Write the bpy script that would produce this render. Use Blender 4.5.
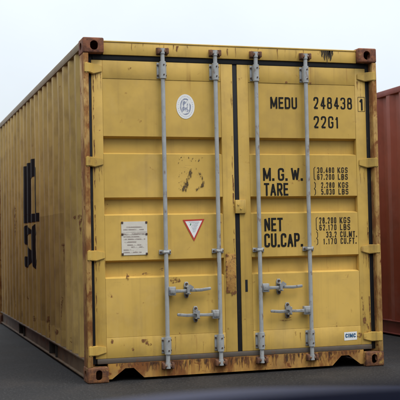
import bpy, bmesh, math, random
from mathutils import Vector, Matrix, noise

random.seed(7)
R = math.radians
scene = bpy.context.scene
for o in list(bpy.data.objects):
    bpy.data.objects.remove(o, do_unlink=True)
COL = scene.collection

# ------------------------------------------------------------------ camera
cam_d = bpy.data.cameras.new('camera')
cam = bpy.data.objects.new('camera', cam_d)
COL.objects.link(cam)
cam_d.sensor_width = 36.0
cam_d.lens = 91.37
cam_d.clip_start = 0.05
cam_d.clip_end = 2000
yaw, pitch, roll = 0.3034, 0.0363, -0.0197
fw = Vector((math.sin(yaw) * math.cos(pitch), math.cos(yaw) * math.cos(pitch), math.sin(pitch)))
r0 = Vector((math.cos(yaw), -math.sin(yaw), 0))
u0 = r0.cross(fw)
rt = r0 * math.cos(roll) + u0 * math.sin(roll)
up = -r0 * math.sin(roll) + u0 * math.cos(roll)
rot = Matrix((rt, up, -fw)).transposed()
cam.matrix_world = Matrix.Translation((-1.4416, -7.4677, 1.0738)) @ rot.to_4x4()
cam_d.dof.use_dof = True
cam_d.dof.focus_distance = 8.2
cam_d.dof.aperture_fstop = 4.2
scene.camera = cam

# ------------------------------------------------------------------ sky: bright overcast
SUN_EL, SUN_AZ = 60.0, 150.0            # azimuth clockwise from +Y: behind the camera, to the right
world = bpy.data.worlds.new('World')
scene.world = world
world.use_nodes = True
wn, wl = world.node_tree.nodes, world.node_tree.links
wn.clear()
wout = wn.new('ShaderNodeOutputWorld')
wbg = wn.new('ShaderNodeBackground')
wbg.inputs['Strength'].default_value = 0.10
sky = wn.new('ShaderNodeTexSky')
sky.sky_type = 'NISHITA'
sky.sun_disc = False
sky.sun_elevation = R(SUN_EL)
sky.sun_rotation = R(SUN_AZ)
sky.air_density = 1.0
sky.dust_density = 3.0
wgeo = wn.new('ShaderNodeTexCoord')
wsep = wn.new('ShaderNodeSeparateXYZ')
wl.new(wgeo.outputs['Generated'], wsep.inputs[0])
wcl = wn.new('ShaderNodeClamp')
wl.new(wsep.outputs['Z'], wcl.inputs['Value'])
# overcast cloud deck: a sky three times as bright overhead as at the horizon
wma = wn.new('ShaderNodeMath'); wma.operation = 'MULTIPLY_ADD'
wpw = wn.new('ShaderNodeMath'); wpw.operation = 'POWER'; wpw.inputs[1].default_value = 1.6
wl.new(wcl.outputs[0], wpw.inputs[0]); wl.new(wpw.outputs[0], wma.inputs[0]); wma.inputs[1].default_value = 17.0; wma.inputs[2].default_value = 7.15
wno = wn.new('ShaderNodeTexNoise'); wno.inputs['Scale'].default_value = 3.0; wno.inputs['Detail'].default_value = 5
wl.new(wgeo.outputs['Generated'], wno.inputs['Vector'])
wmr = wn.new('ShaderNodeMapRange'); wmr.inputs['From Min'].default_value = 0.3; wmr.inputs['From Max'].default_value = 0.7; wmr.inputs['To Min'].default_value = 0.92; wmr.inputs['To Max'].default_value = 1.08
wl.new(wno.outputs['Fac'], wmr.inputs['Value'])
wmu = wn.new('ShaderNodeMath'); wmu.operation = 'MULTIPLY'
wl.new(wma.outputs[0], wmu.inputs[0]); wl.new(wmr.outputs[0], wmu.inputs[1])
wcol = wn.new('ShaderNodeVectorMath'); wcol.operation = 'SCALE'
wcol.inputs[0].default_value = (0.925, 1.0, 1.065)
wl.new(wmu.outputs[0], wcol.inputs['Scale'])
wmix = wn.new('ShaderNodeMix'); wmix.data_type = 'RGBA'
wmix.inputs['Factor'].default_value = 0.88
wl.new(sky.outputs[0], wmix.inputs['A']); wl.new(wcol.outputs[0], wmix.inputs['B'])
wl.new(wmix.outputs['Result'], wbg.inputs['Color'])
wl.new(wbg.outputs[0], wout.inputs[0])

sun_d = bpy.data.lights.new('sun', 'SUN')
sun_d.energy = 1.5
sun_d.angle = R(30)
sun_d.color = (1.0, 0.95, 0.87)
sun = bpy.data.objects.new('sun', sun_d)
COL.objects.link(sun)
sd = Vector((math.sin(R(SUN_AZ)) * math.cos(R(SUN_EL)), math.cos(R(SUN_AZ)) * math.cos(R(SUN_EL)), math.sin(R(SUN_EL))))
sun.rotation_euler = (-sd).to_track_quat('-Z', 'Y').to_euler()
sun.location = sd * 40

scene.view_settings.view_transform = 'Standard'
scene.view_settings.look = 'None'
scene.view_settings.gamma = 1.0
scene.view_settings.exposure = 0.30
scene.view_settings.use_curve_mapping = False
scene.render.engine = 'CYCLES'

# ------------------------------------------------------------------ material helpers
class NT:
    def __init__(s, name):
        s.m = bpy.data.materials.new(name); s.m.use_nodes = True
        s.n, s.l = s.m.node_tree.nodes, s.m.node_tree.links
        s.n.clear()
        s.out = s.n.new('ShaderNodeOutputMaterial')
        s.b = s.n.new('ShaderNodeBsdfPrincipled')
        s.l.new(s.b.outputs[0], s.out.inputs[0])
        s.tc = s.n.new('ShaderNodeTexCoord')
    def mapv(s, scale, loc=(0, 0, 0)):
        k = s.n.new('ShaderNodeMapping'); s.l.new(s.tc.outputs['Object'], k.inputs[0])
        k.inputs['Scale'].default_value = scale; k.inputs['Location'].default_value = loc
        return k.outputs[0]
    def noise(s, scale, detail=4, rough=0.55, vec=None, dist=0.0):
        k = s.n.new('ShaderNodeTexNoise')
        k.inputs['Scale'].default_value = scale; k.inputs['Detail'].default_value = detail
        k.inputs['Roughness'].default_value = rough; k.inputs['Distortion'].default_value = dist
        s.l.new(vec if vec is not None else s.tc.outputs['Object'], k.inputs['Vector'])
        return k.outputs['Fac']
    def ramp(s, fac, lo, hi, a=0.0, b=1.0):
        k = s.n.new('ShaderNodeMapRange'); k.interpolation_type = 'SMOOTHSTEP'
        s.l.new(fac, k.inputs['Value'])
        k.inputs['From Min'].default_value = lo; k.inputs['From Max'].default_value = hi
        k.inputs['To Min'].default_value = a; k.inputs['To Max'].default_value = b
        return k.outputs[0]
    def math(s, op, a, b):
        k = s.n.new('ShaderNodeMath'); k.operation = op
        for i, v in enumerate((a, b)):
            if isinstance(v, (int, float)): k.inputs[i].default_value = v
            else: s.l.new(v, k.inputs[i])
        return k.outputs[0]
    def mix(s, fac, a, b):
        k = s.n.new('ShaderNodeMix'); k.data_type = 'RGBA'
        for key, v in (('Factor', fac), ('A', a), ('B', b)):
            sock = k.inputs[key] if key == 'Factor' else [i for i in k.inputs if i.name == key and i.type == 'RGBA'][0]
            if isinstance(v, (int, float)): sock.default_value = v
            elif isinstance(v, tuple): sock.default_value = (*v, 1)
            else: s.l.new(v, sock)
        return [o for o in k.outputs if o.type == 'RGBA'][0]
    def bump(s, h, strength=0.3, dist=0.01):
        k = s.n.new('ShaderNodeBump'); k.inputs['Strength'].default_value = strength; k.inputs['Distance'].default_value = dist
        s.l.new(h, k.inputs['Height']); s.l.new(k.outputs[0], s.b.inputs['Normal'])
    def col(s, v):
        if isinstance(v, tuple): s.b.inputs['Base Color'].default_value = (*v, 1)
        else: s.l.new(v, s.b.inputs['Base Color'])
    def rough(s, v):
        if isinstance(v, (int, float)): s.b.inputs['Roughness'].default_value = v
        else: s.l.new(v, s.b.inputs['Roughness'])

RUST = (0.125, 0.043, 0.016)
RUST2 = (0.235, 0.085, 0.022)

def paint(name, base, spots=0.70, streak=0.70, streak_amt=0.5, dirt=0.25, dirt_col=(0.16, 0.10, 0.045), fade=0.10, rough=0.5, rust_all=0.0, spec=0.32):
    t = NT(name)
    n_big = t.noise(0.9, 5, 0.6)
    n_mid = t.noise(5.5, 6, 0.6)
    light = tuple(min(1, c * (1 + fade) + 0.012) for c in base)
    dark = tuple(c * (1 - fade * 1.2) for c in base)
    c = t.mix(t.ramp(n_big, 0.35, 0.65), dark, light)
    # grime lying in patches, and runs of grime down the face
    d1 = t.ramp(n_mid, 0.42, 0.75)
    c = t.mix(t.math('MULTIPLY', d1, dirt), c, dirt_col)
    n_run = t.noise(1.0, 5, 0.6, t.mapv((24, 24, 0.75)))
    c = t.mix(t.math('MULTIPLY', t.ramp(n_run, 0.50, 0.78), dirt * 0.9), c, dirt_col)
    # chalky rubbed patches and fine scratches
    n_ch = t.noise(3.2, 7, 0.68, t.mapv((1.0, 1.0, 0.7), (9, 1, 4)), 0.6)
    c = t.mix(t.ramp(n_ch, 0.52, 0.72, 0, 0.30), c, tuple(min(1, x * 0.85 + 0.085) for x in base))
    n_sc = t.noise(1.0, 5, 0.7, t.mapv((7, 7, 120), (2, 2, 6)))
    c = t.mix(t.math('MULTIPLY', t.ramp(n_sc, 0.66, 0.72), t.ramp(t.noise(1.7, 2), 0.5, 0.62, 0, 0.5)), c, dirt_col)
    # rust runs
    n_st = t.noise(1.0, 6, 0.62, t.mapv((34, 34, 1.5), (3.1, 7.7, 1.9)))
    st = t.math('MULTIPLY', t.ramp(n_st, streak, streak + 0.14), t.ramp(t.noise(2.3, 3), 0.42, 0.66))
    st = t.math('MULTIPLY', st, streak_amt)
    c = t.mix(st, c, RUST2)
    # rust blisters and chips
    n_sp = t.noise(13.0, 9, 0.62, None, 0.3)
    sp = t.ramp(n_sp, spots, spots + 0.035)
    rcol = t.mix(t.noise(60, 3), RUST, RUST2)
    halo = t.math('MULTIPLY', t.ramp(n_sp, spots - 0.05, spots + 0.02), 0.35)
    c = t.mix(halo, c, RUST2)
    c = t.mix(sp, c, rcol)
    if rust_all > 0:
        n_r = t.noise(4.0, 8, 0.65, t.mapv((1.6, 1.6, 0.8), (5, 2, 1)))
        m = t.ramp(n_r, 0.62 - 0.25 * rust_all, 0.78 - 0.25 * rust_all)
        c = t.mix(t.math('MULTIPLY', m, 0.92), c, rcol)
        sp = t.math('MAXIMUM', sp, m)
    t.col(c)
    t.rough(t.math('ADD', t.math('MULTIPLY', n_mid, 0.16), t.math('ADD', t.math('MULTIPLY', sp, 0.35), rough - 0.08)))
    h = t.math('ADD', t.math('MULTIPLY', t.noise(2.2, 2), 1.0), t.math('ADD', t.math('MULTIPLY', sp, -0.05), t.math('MULTIPLY', t.noise(90, 2), 0.035)))
    t.bump(h, 0.35, 0.012)
    t.b.inputs['Specular IOR Level'].default_value = spec
    return t.m

def rusty(name, a=RUST, b=RUST2, flake=(0.30, 0.20, 0.06), flake_amt=0.3, rough=0.8):
    t = NT(name)
    n = t.noise(18, 8, 0.65)
    c = t.mix(t.ramp(n, 0.35, 0.65), a, b)
    c = t.mix(t.ramp(t.noise(9, 6, 0.6, t.mapv((1, 1, 1), (4, 4, 4))), 0.68 - 0.25 * flake_amt, 0.74 - 0.25 * flake_amt, 0, 0.85), c, flake)
    c = t.mix(t.ramp(t.noise(45, 5), 0.55, 0.75, 0, 0.6), c, (0.03, 0.018, 0.014))
    t.col(c); t.rough(rough)
    t.bump(t.noise(40, 6, 0.7), 0.6, 0.006)
    return t.m

def simple(name, base, rough=0.6, var=0.15, nscale=12, metallic=0.0, dirt=0.0, dirt_col=(0.1, 0.06, 0.03), bump=0.0, spec=0.5):
    t = NT(name)
    c = t.mix(t.noise(nscale, 5), tuple(x * (1 - var) for x in base), tuple(min(1, x * (1 + var)) for x in base))
    if dirt:
        c = t.mix(t.ramp(t.noise(nscale * 1.7, 7, 0.65, t.mapv((1, 1, 0.5), (2, 8, 3))), 0.66 - dirt * 0.3, 0.80 - dirt * 0.2, 0, 0.9), c, dirt_col)
    t.col(c); t.rough(rough); t.b.inputs['Metallic'].default_value = metallic
    t.b.inputs['Specular IOR Level'].default_value = spec
    if bump: t.bump(t.noise(nscale * 6, 4), bump, 0.004)
    return t.m

YEL = (0.575, 0.365, 0.080)
MAT = {}
MAT['door'] = paint('yellow_door_paint', YEL, spots=0.70, streak=0.60, streak_amt=0.35, dirt=0.2)
MAT['frame'] = paint('yellow_frame_paint', YEL, spots=0.685, streak=0.58, streak_amt=0.45, dirt=0.25)
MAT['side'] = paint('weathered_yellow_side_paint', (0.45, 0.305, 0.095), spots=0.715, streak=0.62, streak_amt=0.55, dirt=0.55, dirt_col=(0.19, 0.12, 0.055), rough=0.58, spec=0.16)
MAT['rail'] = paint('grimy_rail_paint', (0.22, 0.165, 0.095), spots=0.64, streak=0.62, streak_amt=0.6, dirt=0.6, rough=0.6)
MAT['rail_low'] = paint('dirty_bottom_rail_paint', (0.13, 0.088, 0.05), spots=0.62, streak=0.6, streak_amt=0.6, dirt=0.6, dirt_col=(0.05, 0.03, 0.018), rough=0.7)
MAT['sill'] = paint('rusty_yellow_sill_paint', (0.44, 0.23, 0.045), spots=0.60, streak=0.42, streak_amt=0.95, dirt=0.6, rough=0.65, rust_all=0.62)
MAT['post'] = paint('rusty_yellow_post_paint', (0.46, 0.27, 0.075), spots=0.60, streak=0.52, streak_amt=0.9, dirt=0.5, rough=0.65, rust_all=0.78)
MAT['hinge'] = paint('yellow_hinge_paint', (0.56, 0.36, 0.08), spots=0.66, streak=0.6, streak_amt=0.6, dirt=0.45, rough=0.5, rust_all=0.22)
MAT['casting'] = rusty('rusty_casting_steel', (0.085, 0.028, 0.015), (0.24, 0.082, 0.035), (0.36, 0.20, 0.07), 0.32)
MAT['casting_low'] = rusty('rusty_flaking_casting_steel', (0.075, 0.026, 0.012), (0.22, 0.085, 0.025), (0.36, 0.21, 0.05), 0.42)
MAT['rust'] = rusty('rust', (0.07, 0.03, 0.018), (0.19, 0.075, 0.03), (0.30, 0.25, 0.2), 0.2)
MAT['patch'] = rusty('rusted_yellow_patch', (0.34, 0.16, 0.035), (0.46, 0.25, 0.055), (0.20, 0.075, 0.02), 0.15)
MAT['rubber'] = simple('black_door_rubber', (0.015, 0.015, 0.0165), 0.6, 0.3, 20, dirt=0.2, dirt_col=(0.06, 0.045, 0.03), spec=0.2)
MAT['rubber_dusty'] = simple('dusty_door_rubber', (0.085, 0.066, 0.050), 0.8, 0.3, 20, dirt=0.35, dirt_col=(0.12, 0.05, 0.02))
MAT['zinc'] = simple('galvanised_locking_steel', (0.36, 0.365, 0.36), 0.5, 0.28, 14, 0.2, dirt=0.34, dirt_col=(0.17, 0.09, 0.045), bump=0.15)
MAT['zinc_worn'] = simple('worn_galvanised_handle_steel', (0.31, 0.31, 0.305), 0.45, 0.35, 22, 0.3, dirt=0.42, dirt_col=(0.12, 0.08, 0.05), bump=0.2)
MAT['bolt'] = simple('rusty_bolt_steel', (0.06, 0.032, 0.022), 0.7, 0.4, 50)
MAT['cam'] = rusty('rust_stained_cam', (0.10, 0.045, 0.025), (0.2, 0.10, 0.05), (0.34, 0.33, 0.31), 0.55)
MAT['dark'] = simple('dark_underside_steel', (0.03, 0.025, 0.02), 0.9, 0.3, 8)

def worn_print(name, ink, under, wear=0.66):
    t = NT(name)
    w = t.ramp(t.noise(30, 8, 0.68), wear, wear + 0.06)
    c = t.mix(t.noise(15, 3), tuple(x * 0.8 for x in ink), tuple(x * 1.25 + 0.004 for x in ink))
    t.col(t.mix(w, c, under)); t.rough(0.6); t.b.inputs['Specular IOR Level'].default_value = 0.15
    return t.m
MAT['ink'] = worn_print('worn_black_lettering', (0.011, 0.010, 0.009), (0.5, 0.33, 0.07), 0.70)
MAT['ink_thin'] = worn_print('worn_brown_black_lettering', (0.030, 0.022, 0.015), (0.5, 0.33, 0.07), 0.68)
MAT['logo'] = worn_print('worn_black_logo_paint', (0.009, 0.009, 0.011), (0.4, 0.27, 0.08), 0.72)
MAT['white'] = simple('white_sticker', (0.74, 0.73, 0.71), 0.45, 0.06, 40, dirt=0.04, dirt_col=(0.45, 0.38, 0.28))
MAT['print_grey'] = worn_print('faded_blue_grey_print', (0.26, 0.28, 0.36), (0.74, 0.73, 0.71), 0.52)
MAT['print_soft'] = worn_print('faded_sticker_print', (0.45, 0.46, 0.50), (0.74, 0.73, 0.71), 0.55)
MAT['plate'] = simple('weathered_data_plate', (0.60, 0.555, 0.48), 0.45, 0.12, 25, 0.0, dirt=0.2, dirt_col=(0.36, 0.28, 0.2))
MAT['plate_print'] = worn_print('faded_plate_print', (0.30, 0.25, 0.22), (0.60, 0.555, 0.48), 0.50)
MAT['red_print'] = simple('red_sticker_border', (0.46, 0.045, 0.03), 0.45, 0.12, 40)
MAT['green_print'] = simple('green_sticker_print', (0.10, 0.24, 0.15), 0.5)
MAT['teal_print'] = simple('blue_sticker_print', (0.03, 0.10, 0.20), 0.5)

def stain(name, col, lo=0.45, hi=0.62, scale=22, vec=(1, 1, 1), amax=1.0):
    t = NT(name)
    t.col(t.mix(t.noise(40, 4), tuple(x * 0.6 for x in col), tuple(x * 1.5 for x in col))); t.rough(0.85)
    a = t.ramp(t.noise(scale, 7, 0.65, t.mapv(vec)), lo, hi, 0, amax)
    t.l.new(a, t.b.inputs['Alpha'])
    return t.m
MAT['scuff'] = stain('dark_glue_residue', (0.10, 0.062, 0.026), 0.40, 0.62, 46)
MAT['stain'] = stain('dark_running_stain', (0.025, 0.018, 0.012), 0.32, 0.55, 10, (5, 5, 1))
MAT['rust_stain'] = stain('rust_stain', (0.17, 0.065, 0.022), 0.43, 0.64, 30)

# ------------------------------------------------------------------ mesh helpers
def newbm(): return bmesh.new()
def bx(bm, x0, x1, y0, y1, z0, z1, b=0.0, seg=2, mi=0):
    before = set(bm.faces)
    r = bmesh.ops.create_cube(bm, size=1.0)
    vs = r['verts']
    c = Vector(((x0 + x1) / 2, (y0 + y1) / 2, (z0 + z1) / 2))
    for v in vs:
        v.co = Vector((v.co.x * (x1 - x0), v.co.y * (y1 - y0), v.co.z * (z1 - z0))) + c
    fs = set(f for v in vs for f in v.link_faces)
    if b > 0:
        es = list(set(e for v in vs for e in v.link_edges))
        bmesh.ops.bevel(bm, geom=es, offset=b, segments=seg, affect='EDGES', profile=0.5)
        fs = set(bm.faces) - before
    for f in fs: f.material_index = mi
    return vs
def cyl(bm, p0, p1, r, n=20, r2=None, mi=0, caps=True):
    p0, p1 = Vector(p0), Vector(p1)
    d = p1 - p0
    q = d.to_track_quat('Z', 'Y').to_matrix().to_4x4()
    m = Matrix.Translation((p0 + p1) / 2) @ q
    rr = bmesh.ops.create_cone(bm, cap_ends=caps, segments=n, radius1=r, radius2=r if r2 is None else r2, depth=d.length, matrix=m)
    for f in set(f for v in rr['verts'] for f in v.link_faces): f.material_index = mi
    return rr['verts']
def prism(bm, poly, a, b, axis='Y', bev=0.0, mi=0):
    """extrude a polygon: axis Y -> poly in (x,z); X -> (y,z); Z -> (x,y)"""
    def P(p, t):
        return Vector((p[0], t, p[1])) if axis == 'Y' else (Vector((t, p[0], p[1])) if axis == 'X' else Vector((p[0], p[1], t)))
    A = [bm.verts.new(P(p, a)) for p in poly]
    B = [bm.verts.new(P(p, b)) for p in poly]
    fs = [bm.faces.new(A), bm.faces.new(B[::-1])]
    n = len(poly)
    for i in range(n):
        fs.append(bm.faces.new((A[i], B[i], B[(i + 1) % n], A[(i + 1) % n])))
    bmesh.ops.recalc_face_normals(bm, faces=fs)
    if bev:
        es = list(set(e for f in fs for e in f.edges))
        rr = bmesh.ops.bevel(bm, geom=es, offset=bev, segments=2, affect='EDGES', profile=0.5)
        fs = [f for f in fs if f.is_valid] + rr['faces']
    for f in fs: f.material_index = mi
    return A + B
def ob(name, bm, mats, parent=None, label=None, cat=None, group=None, kind=None, smooth=True, ang=35):
    me = bpy.data.meshes.new(name)
    if smooth:
        bm.normal_update()
        for f in bm.faces: f.smooth = True
        for e in bm.edges:
            e.smooth = len(e.link_faces) == 2 and e.calc_face_angle(0) < R(ang)
    bm.to_mesh(me); bm.free()
    for m in (mats if isinstance(mats, (list, tuple)) else [mats]): me.materials.append(m)
    o = bpy.data.objects.new(name, me)
    COL.objects.link(o)
    if parent is not None: o.parent = parent
    for k, v in (('label', label), ('category', cat), ('group', group), ('kind', kind)):
        if v: o[k] = v
    return o
def empty(name, loc, label, cat, rz=0.0, group=None):
    o = bpy.data.objects.new(name, None); COL.objects.link(o)
    o.location = loc; o.rotation_euler = (0, 0, rz); o['label'] = label; o['category'] = cat
    if group: o['group'] = group
    return o

# ------------------------------------------------------------------ ground
t = NT('worn_asphalt')
n1 = t.noise(0.35, 6, 0.6); n2 = t.noise(1.6, 8, 0.7); n3 = t.noise(55, 5, 0.75); n4 = t.noise(160, 3, 0.7)
c = t.mix(t.ramp(n1, 0.35, 0.65), (0.010, 0.010, 0.011), (0.019, 0.018, 0.0185))
c = t.mix(t.ramp(n2, 0.46, 0.66, 0, 0.7), c, (0.033, 0.028, 0.025))
c = t.mix(t.ramp(n3, 0.52, 0.64, 0, 0.75), c, (0.075, 0.071, 0.067))
c = t.mix(t.ramp(n4, 0.52, 0.66, 0, 0.75), c, (0.006, 0.006, 0.007))
t.b.inputs['Specular IOR Level'].default_value = 0.25
t.col(c)
t.rough(t.math('ADD', t.math('MULTIPLY', n2, 0.35), 0.55))
t.bump(t.math('ADD', n3, t.math('MULTIPLY', n4, 0.6)), 0.8, 0.006)
MAT['asphalt'] = t.m
bm = newbm()
S = 600
vs = [bm.verts.new((x, y, 0)) for x, y in ((-S, -S), (S, -S), (S, S), (-S, S))]
bm.faces.new(vs)
ob('ground', bm, MAT['asphalt'], kind='structure', smooth=False)

# ------------------------------------------------------------------ stroke lettering (condensed industrial capitals)
def q(x, y): return (x, y, 1)      # rounded corner
GL = {
 'M': [[(0, 0), (0, 1)], [(1, 0), (1, 1)], [(0.02, 1), (0.5, 0.12), (0.98, 1)]],
 'E': [[(1, 1), (0, 1), (0, 0), (1, 0)], [(0, .52), (.85, .52)]],
 'D': [[(0, 0), (0, 1)], [(.15, 1), q(1, 1), q(1, 0), (.15, 0)]],
 'U': [[(0, 1), q(0, 0), q(1, 0), (1, 1)]],
 '0': [[(0, .5), q(0, 1), q(1, 1), q(1, 0), q(0, 0), (0, .5)]],
 '1': [[(.15, .80), (.62, 1), (.62, 0)]],
 '2': [[(0, .72), q(0, 1), q(1, 1), q(1, .58), (0, 0), (1, 0)]],
 '3': [[(0, .78), q(0, 1), q(1, 1), q(1, .53), (.4, .53)], [(.4, .53), q(1, .53), q(1, 0), q(0, 0), (0, .22)]],
 '4': [[(.74, 0), (.74, 1)], [(.72, .97), (0, .25), (1.05, .25)]],
 '5': [[(1, 1), (0, 1), (0, .56), q(1, .60), q(1, 0), q(0, 0), (0, .2)]],
 '6': [[(1, .80), q(1, 1), q(0, 1), q(0, 0), q(1, 0), (1, .28)], [(1, .28), q(1, .56), (0, .56)]],
 '7': [[(0, 1), (1, 1), (.38, 0)]],
 '8': [[(0, .27), q(0, .54), q(1, .54), q(1, 0), q(0, 0), (0, .27)], [(.06, .76), q(.06, 1), q(.94, 1), q(.94, .54), q(.06, .54), (.06, .76)]],
 'G': [[(1, .72), q(1, 1), q(0, 1), q(0, 0), q(1, 0), (1, .46), (.55, .46)]],
 'W': [[(0, 1), (.24, 0), (.5, .9), (.76, 0), (1, 1)]],
 'T': [[(0, 1), (1, 1)], [(.5, 1), (.5, 0)]],
 'A': [[(0, 0), (.5, 1), (1, 0)], [(.18, .3), (.82, .3)]],
 'R': [[(0, 0), (0, 1)], [(.15, 1), q(1, 1), q(1, .48), (.15, .48)], [(.45, .48), (1, 0)]],
 'N': [[(0, 0), (0, 1), (1, 0), (1, 1)]],
 'C': [[(1, .72), q(1, 1), q(0, 1), q(0, 0), q(1, 0), (1, .28)]],
 'P': [[(0, 0), (0, 1)], [(.15, 1), q(1, 1), q(1, .46), (.15, .46)]],
 'K': [[(0, 0), (0, 1)], [(1, 1), (0, .38)], [(.3, .56), (1, 0)]],
 'S': [[(1, .78), q(1, 1), q(0, 1), q(0, .52), q(1, .52), q(1, 0), q(0, 0), (0, .22)]],
 'L': [[(0, 1), (0, 0), (1, 0)]],
 'B': [[(0, 0), (0, 1)], [(.15, 1), q(1, 1), q(1, .53), (.15, .53)], [(.15, .53), q(1, .53), q(1, 0), (.15, 0)]],
 'F': [[(1, 1), (0, 1), (0, 0)], [(0, .52), (.85, .52)]],
 'I': [[(.5, 0), (.5, 1)]],
 '[': [[(1, 1.0), (.4, 1), (.4, 0), (1, 0)]],
}
NARROW = {'1': .62, 'I': .35, '.': .42, ' ': .22, '[': .3, 'M': 1.25, 'W': 1.35, 'E': .88, 'L': .88, 'F': .88, 'T': .95, 'A': 1.05}
def ribbon(bm, pts, t, y, dy=.0):
    for i in range(1, len(pts) - 1):
        if (pts[i] - pts[i - 1]).normalized().dot((pts[i + 1] - pts[i]).normalized()) < -.05:
            ribbon(bm, pts[:i + 1], t, y); ribbon(bm, pts[i:], t, y - .0003, dy)
            return
    n = len(pts)
    Lp, Rp = [], []
    for i, p in enumerate(pts):
        a = (pts[i] - pts[i - 1]).normalized() if i > 0 else None
        b = (pts[i + 1] - pts[i]).normalized() if i < n - 1 else None
        if a is None: a = b
        if b is None: b = a
        d = (a + b)
        d = d.normalized() if d.length > 1e-4 else b
        nn = Vector((-d.y, d.x))
        cosv = max(0.45, nn.dot(Vector((-b.y, b.x))))
        w = t / 2 / cosv
        Lp.append(bm.verts.new((p.x + nn.x * w, y, p.y + nn.y * w)))
        Rp.append(bm.verts.new((p.x - nn.x * w, y, p.y - nn.y * w)))
    for i in range(n - 1):
        bm.faces.new((Rp[i], Rp[i + 1], Lp[i + 1], Lp[i]))
def rounded(pts, r):
    out = []
    n = len(pts)
    for i, p in enumerate(pts):
        v = Vector(p[:2])
        if 0 < i < n - 1 and len(p) == 3:
            a = Vector(pts[i - 1][:2]) - v; b = Vector(pts[i + 1][:2]) - v
            ra = min(r, a.length * .499); rb = min(r, b.length * .499)
            s, e = v + a.normalized() * ra, v + b.normalized() * rb
            for k in range(6):
                u = k / 5
                out.append(s * (1 - u) ** 2 + v * 2 * u * (1 - u) + e * u * u)
        else:
            out.append(v)
    res = [out[0]]
    for p in out[1:]:
        if (p - res[-1]).length > 1e-5: res.append(p)
    return res
def lettering(name, text, x0, x1, z0, z1, y, stroke, mat, parent, gap=.36, label=None):
    """text filled into the box x0..x1, z0..z1 on the plane y, strokes 'stroke' of the height"""
    bm = newbm()
    h = z1 - z0; st = stroke * h
    tot = sum(NARROW.get(c, 1) for c in text) + gap * (len(text) - 1)
    unit = (x1 - x0) / tot
    x = x0; k = 0
    for c in text:
        w = NARROW.get(c, 1) * unit
        if c == '.':
            cx = x + w / 2
            s = st * .62
            bm.faces.new([bm.verts.new((cx + a * s, y, z0 + s + b * s)) for a, b in ((-1, -1), (1, -1), (1, 1), (-1, 1))])
        elif c != ' ':
            for j, stro in enumerate(GL[c]):
                P = [(x + st / 2 + p[0] * (w - st), z0 + st / 2 + p[1] * (h - st)) + tuple(p[2:]) for p in stro]
                P = [list(p) for p in P]
                for e, f in (((0, 1), (-1, -2)) if c not in 'CSG235608' else ()):
                    dx, dz = P[e][0] - P[f][0], P[e][1] - P[f][1]
                    dl_ = math.hypot(dx, dz)
                    P[e][0] += dx / dl_ * st / 2; P[e][1] += dz / dl_ * st / 2
                P = [tuple(p) for p in P]
                ribbon(bm, rounded(P, .40 * (w - st) + .1 * st), st, y - .0008 * j)
        x += w + gap * unit
    bmesh.ops.recalc_face_normals(bm, faces=bm.faces)
    return ob(name, bm, mat, parent, label=label, smooth=False)

def blob(bm, cx, cz, rx, rz, y, n=22, jag=.3, mi=0):
    ph = random.random() * 50
    vs = []
    for i in range(n):
        a = 2 * math.pi * i / n
        k = 1 + jag * noise.noise(Vector((math.cos(a) * 1.7 + ph, math.sin(a) * 1.7, ph)))
        vs.append(bm.verts.new((cx + rx * k * math.cos(a), y, cz + rz * k * math.sin(a))))
    f = bm.faces.new(vs); f.material_index = mi

# ------------------------------------------------------------------ shipping container
W, H, L = 2.438, 2.591, 6.058
PITCH = 0.28
def prof(y):
    """depth of the corrugation (0 = outer flat) along the side wall"""
    p = ((y - 0.40 + PITCH / 2) % PITCH) - PITCH / 2
    p = abs(p)
    if p < .036: return 0.0
    if p > .104: return .036
    return .036 * (p - .036) / .068
BREAKS = []
for k in range(-1, 24):
    c0 = .40 + PITCH * k
    for d in (-.104, -.036, .036, .104):
        BREAKS.append(c0 + d)
BREAKS = sorted(b for b in BREAKS if .16 < b < L - .16)

def casting_mesh(low):
    bm = newbm()
    bx(bm, 0, .162, 0, .178, 0, .118, .011, 3)
    me = bpy.data.meshes.new('casting_base'); bm.to_mesh(me); bm.free()
    base = bpy.data.objects.new('casting_base', me); COL.objects.link(base)
    cut = newbm()
    def obround(w, h, ax):
        r = min(w, h) / 2
        pts = []
        n = 24
        for i in range(n):
            a = 2 * math.pi * i / n + 1e-4
            cx, cz = math.cos(a) * r, math.sin(a) * r
            if w > h: cx += (w - h) / 2 * (1 if math.cos(a) > 0 else -1)
            else: cz += (h - w) / 2 * (1 if math.sin(a) > 0 else -1)
            pts.append((cx, cz))
        return pts
    w, h = (.050, .076) if low else (.062, .072)
    prism(cut, [(p[0] + .086, p[1] + .060) for p in obround(w, h, 'Y')], -.05, .10, 'Y')
    prism(cut, [(p[0] + .092, p[1] + .060) for p in obround(.076, .056, 'X')], -.05, .12, 'X')
    cm = bpy.data.meshes.new('cut'); cut.to_mesh(cm); cut.free()
    co = bpy.data.objects.new('cut', cm); COL.objects.link(co)
    # cavity so that the holes open into a dark hollow
    cav = newbm(); bx(cav, .02, .142, .02, .16, .016, .102)
    cvm = bpy.data.meshes.new('cav'); cav.to_mesh(cvm); cav.free()
    cv = bpy.data.objects.new('cav', cvm); COL.objects.link(cv)
    for tgt in (cv, co):
        md = base.modifiers.new('b', 'BOOLEAN'); md.object = tgt; md.operation = 'DIFFERENCE'; md.solver = 'EXACT'
    dg = bpy.context.evaluated_depsgraph_get()
    res = bpy.data.meshes.new_from_object(base.evaluated_get(dg))
    for o in (base, co, cv): bpy.data.objects.remove(o, do_unlink=True)
    return res
CAST = {True: casting_mesh(True), False: casting_mesh(False)}

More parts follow.
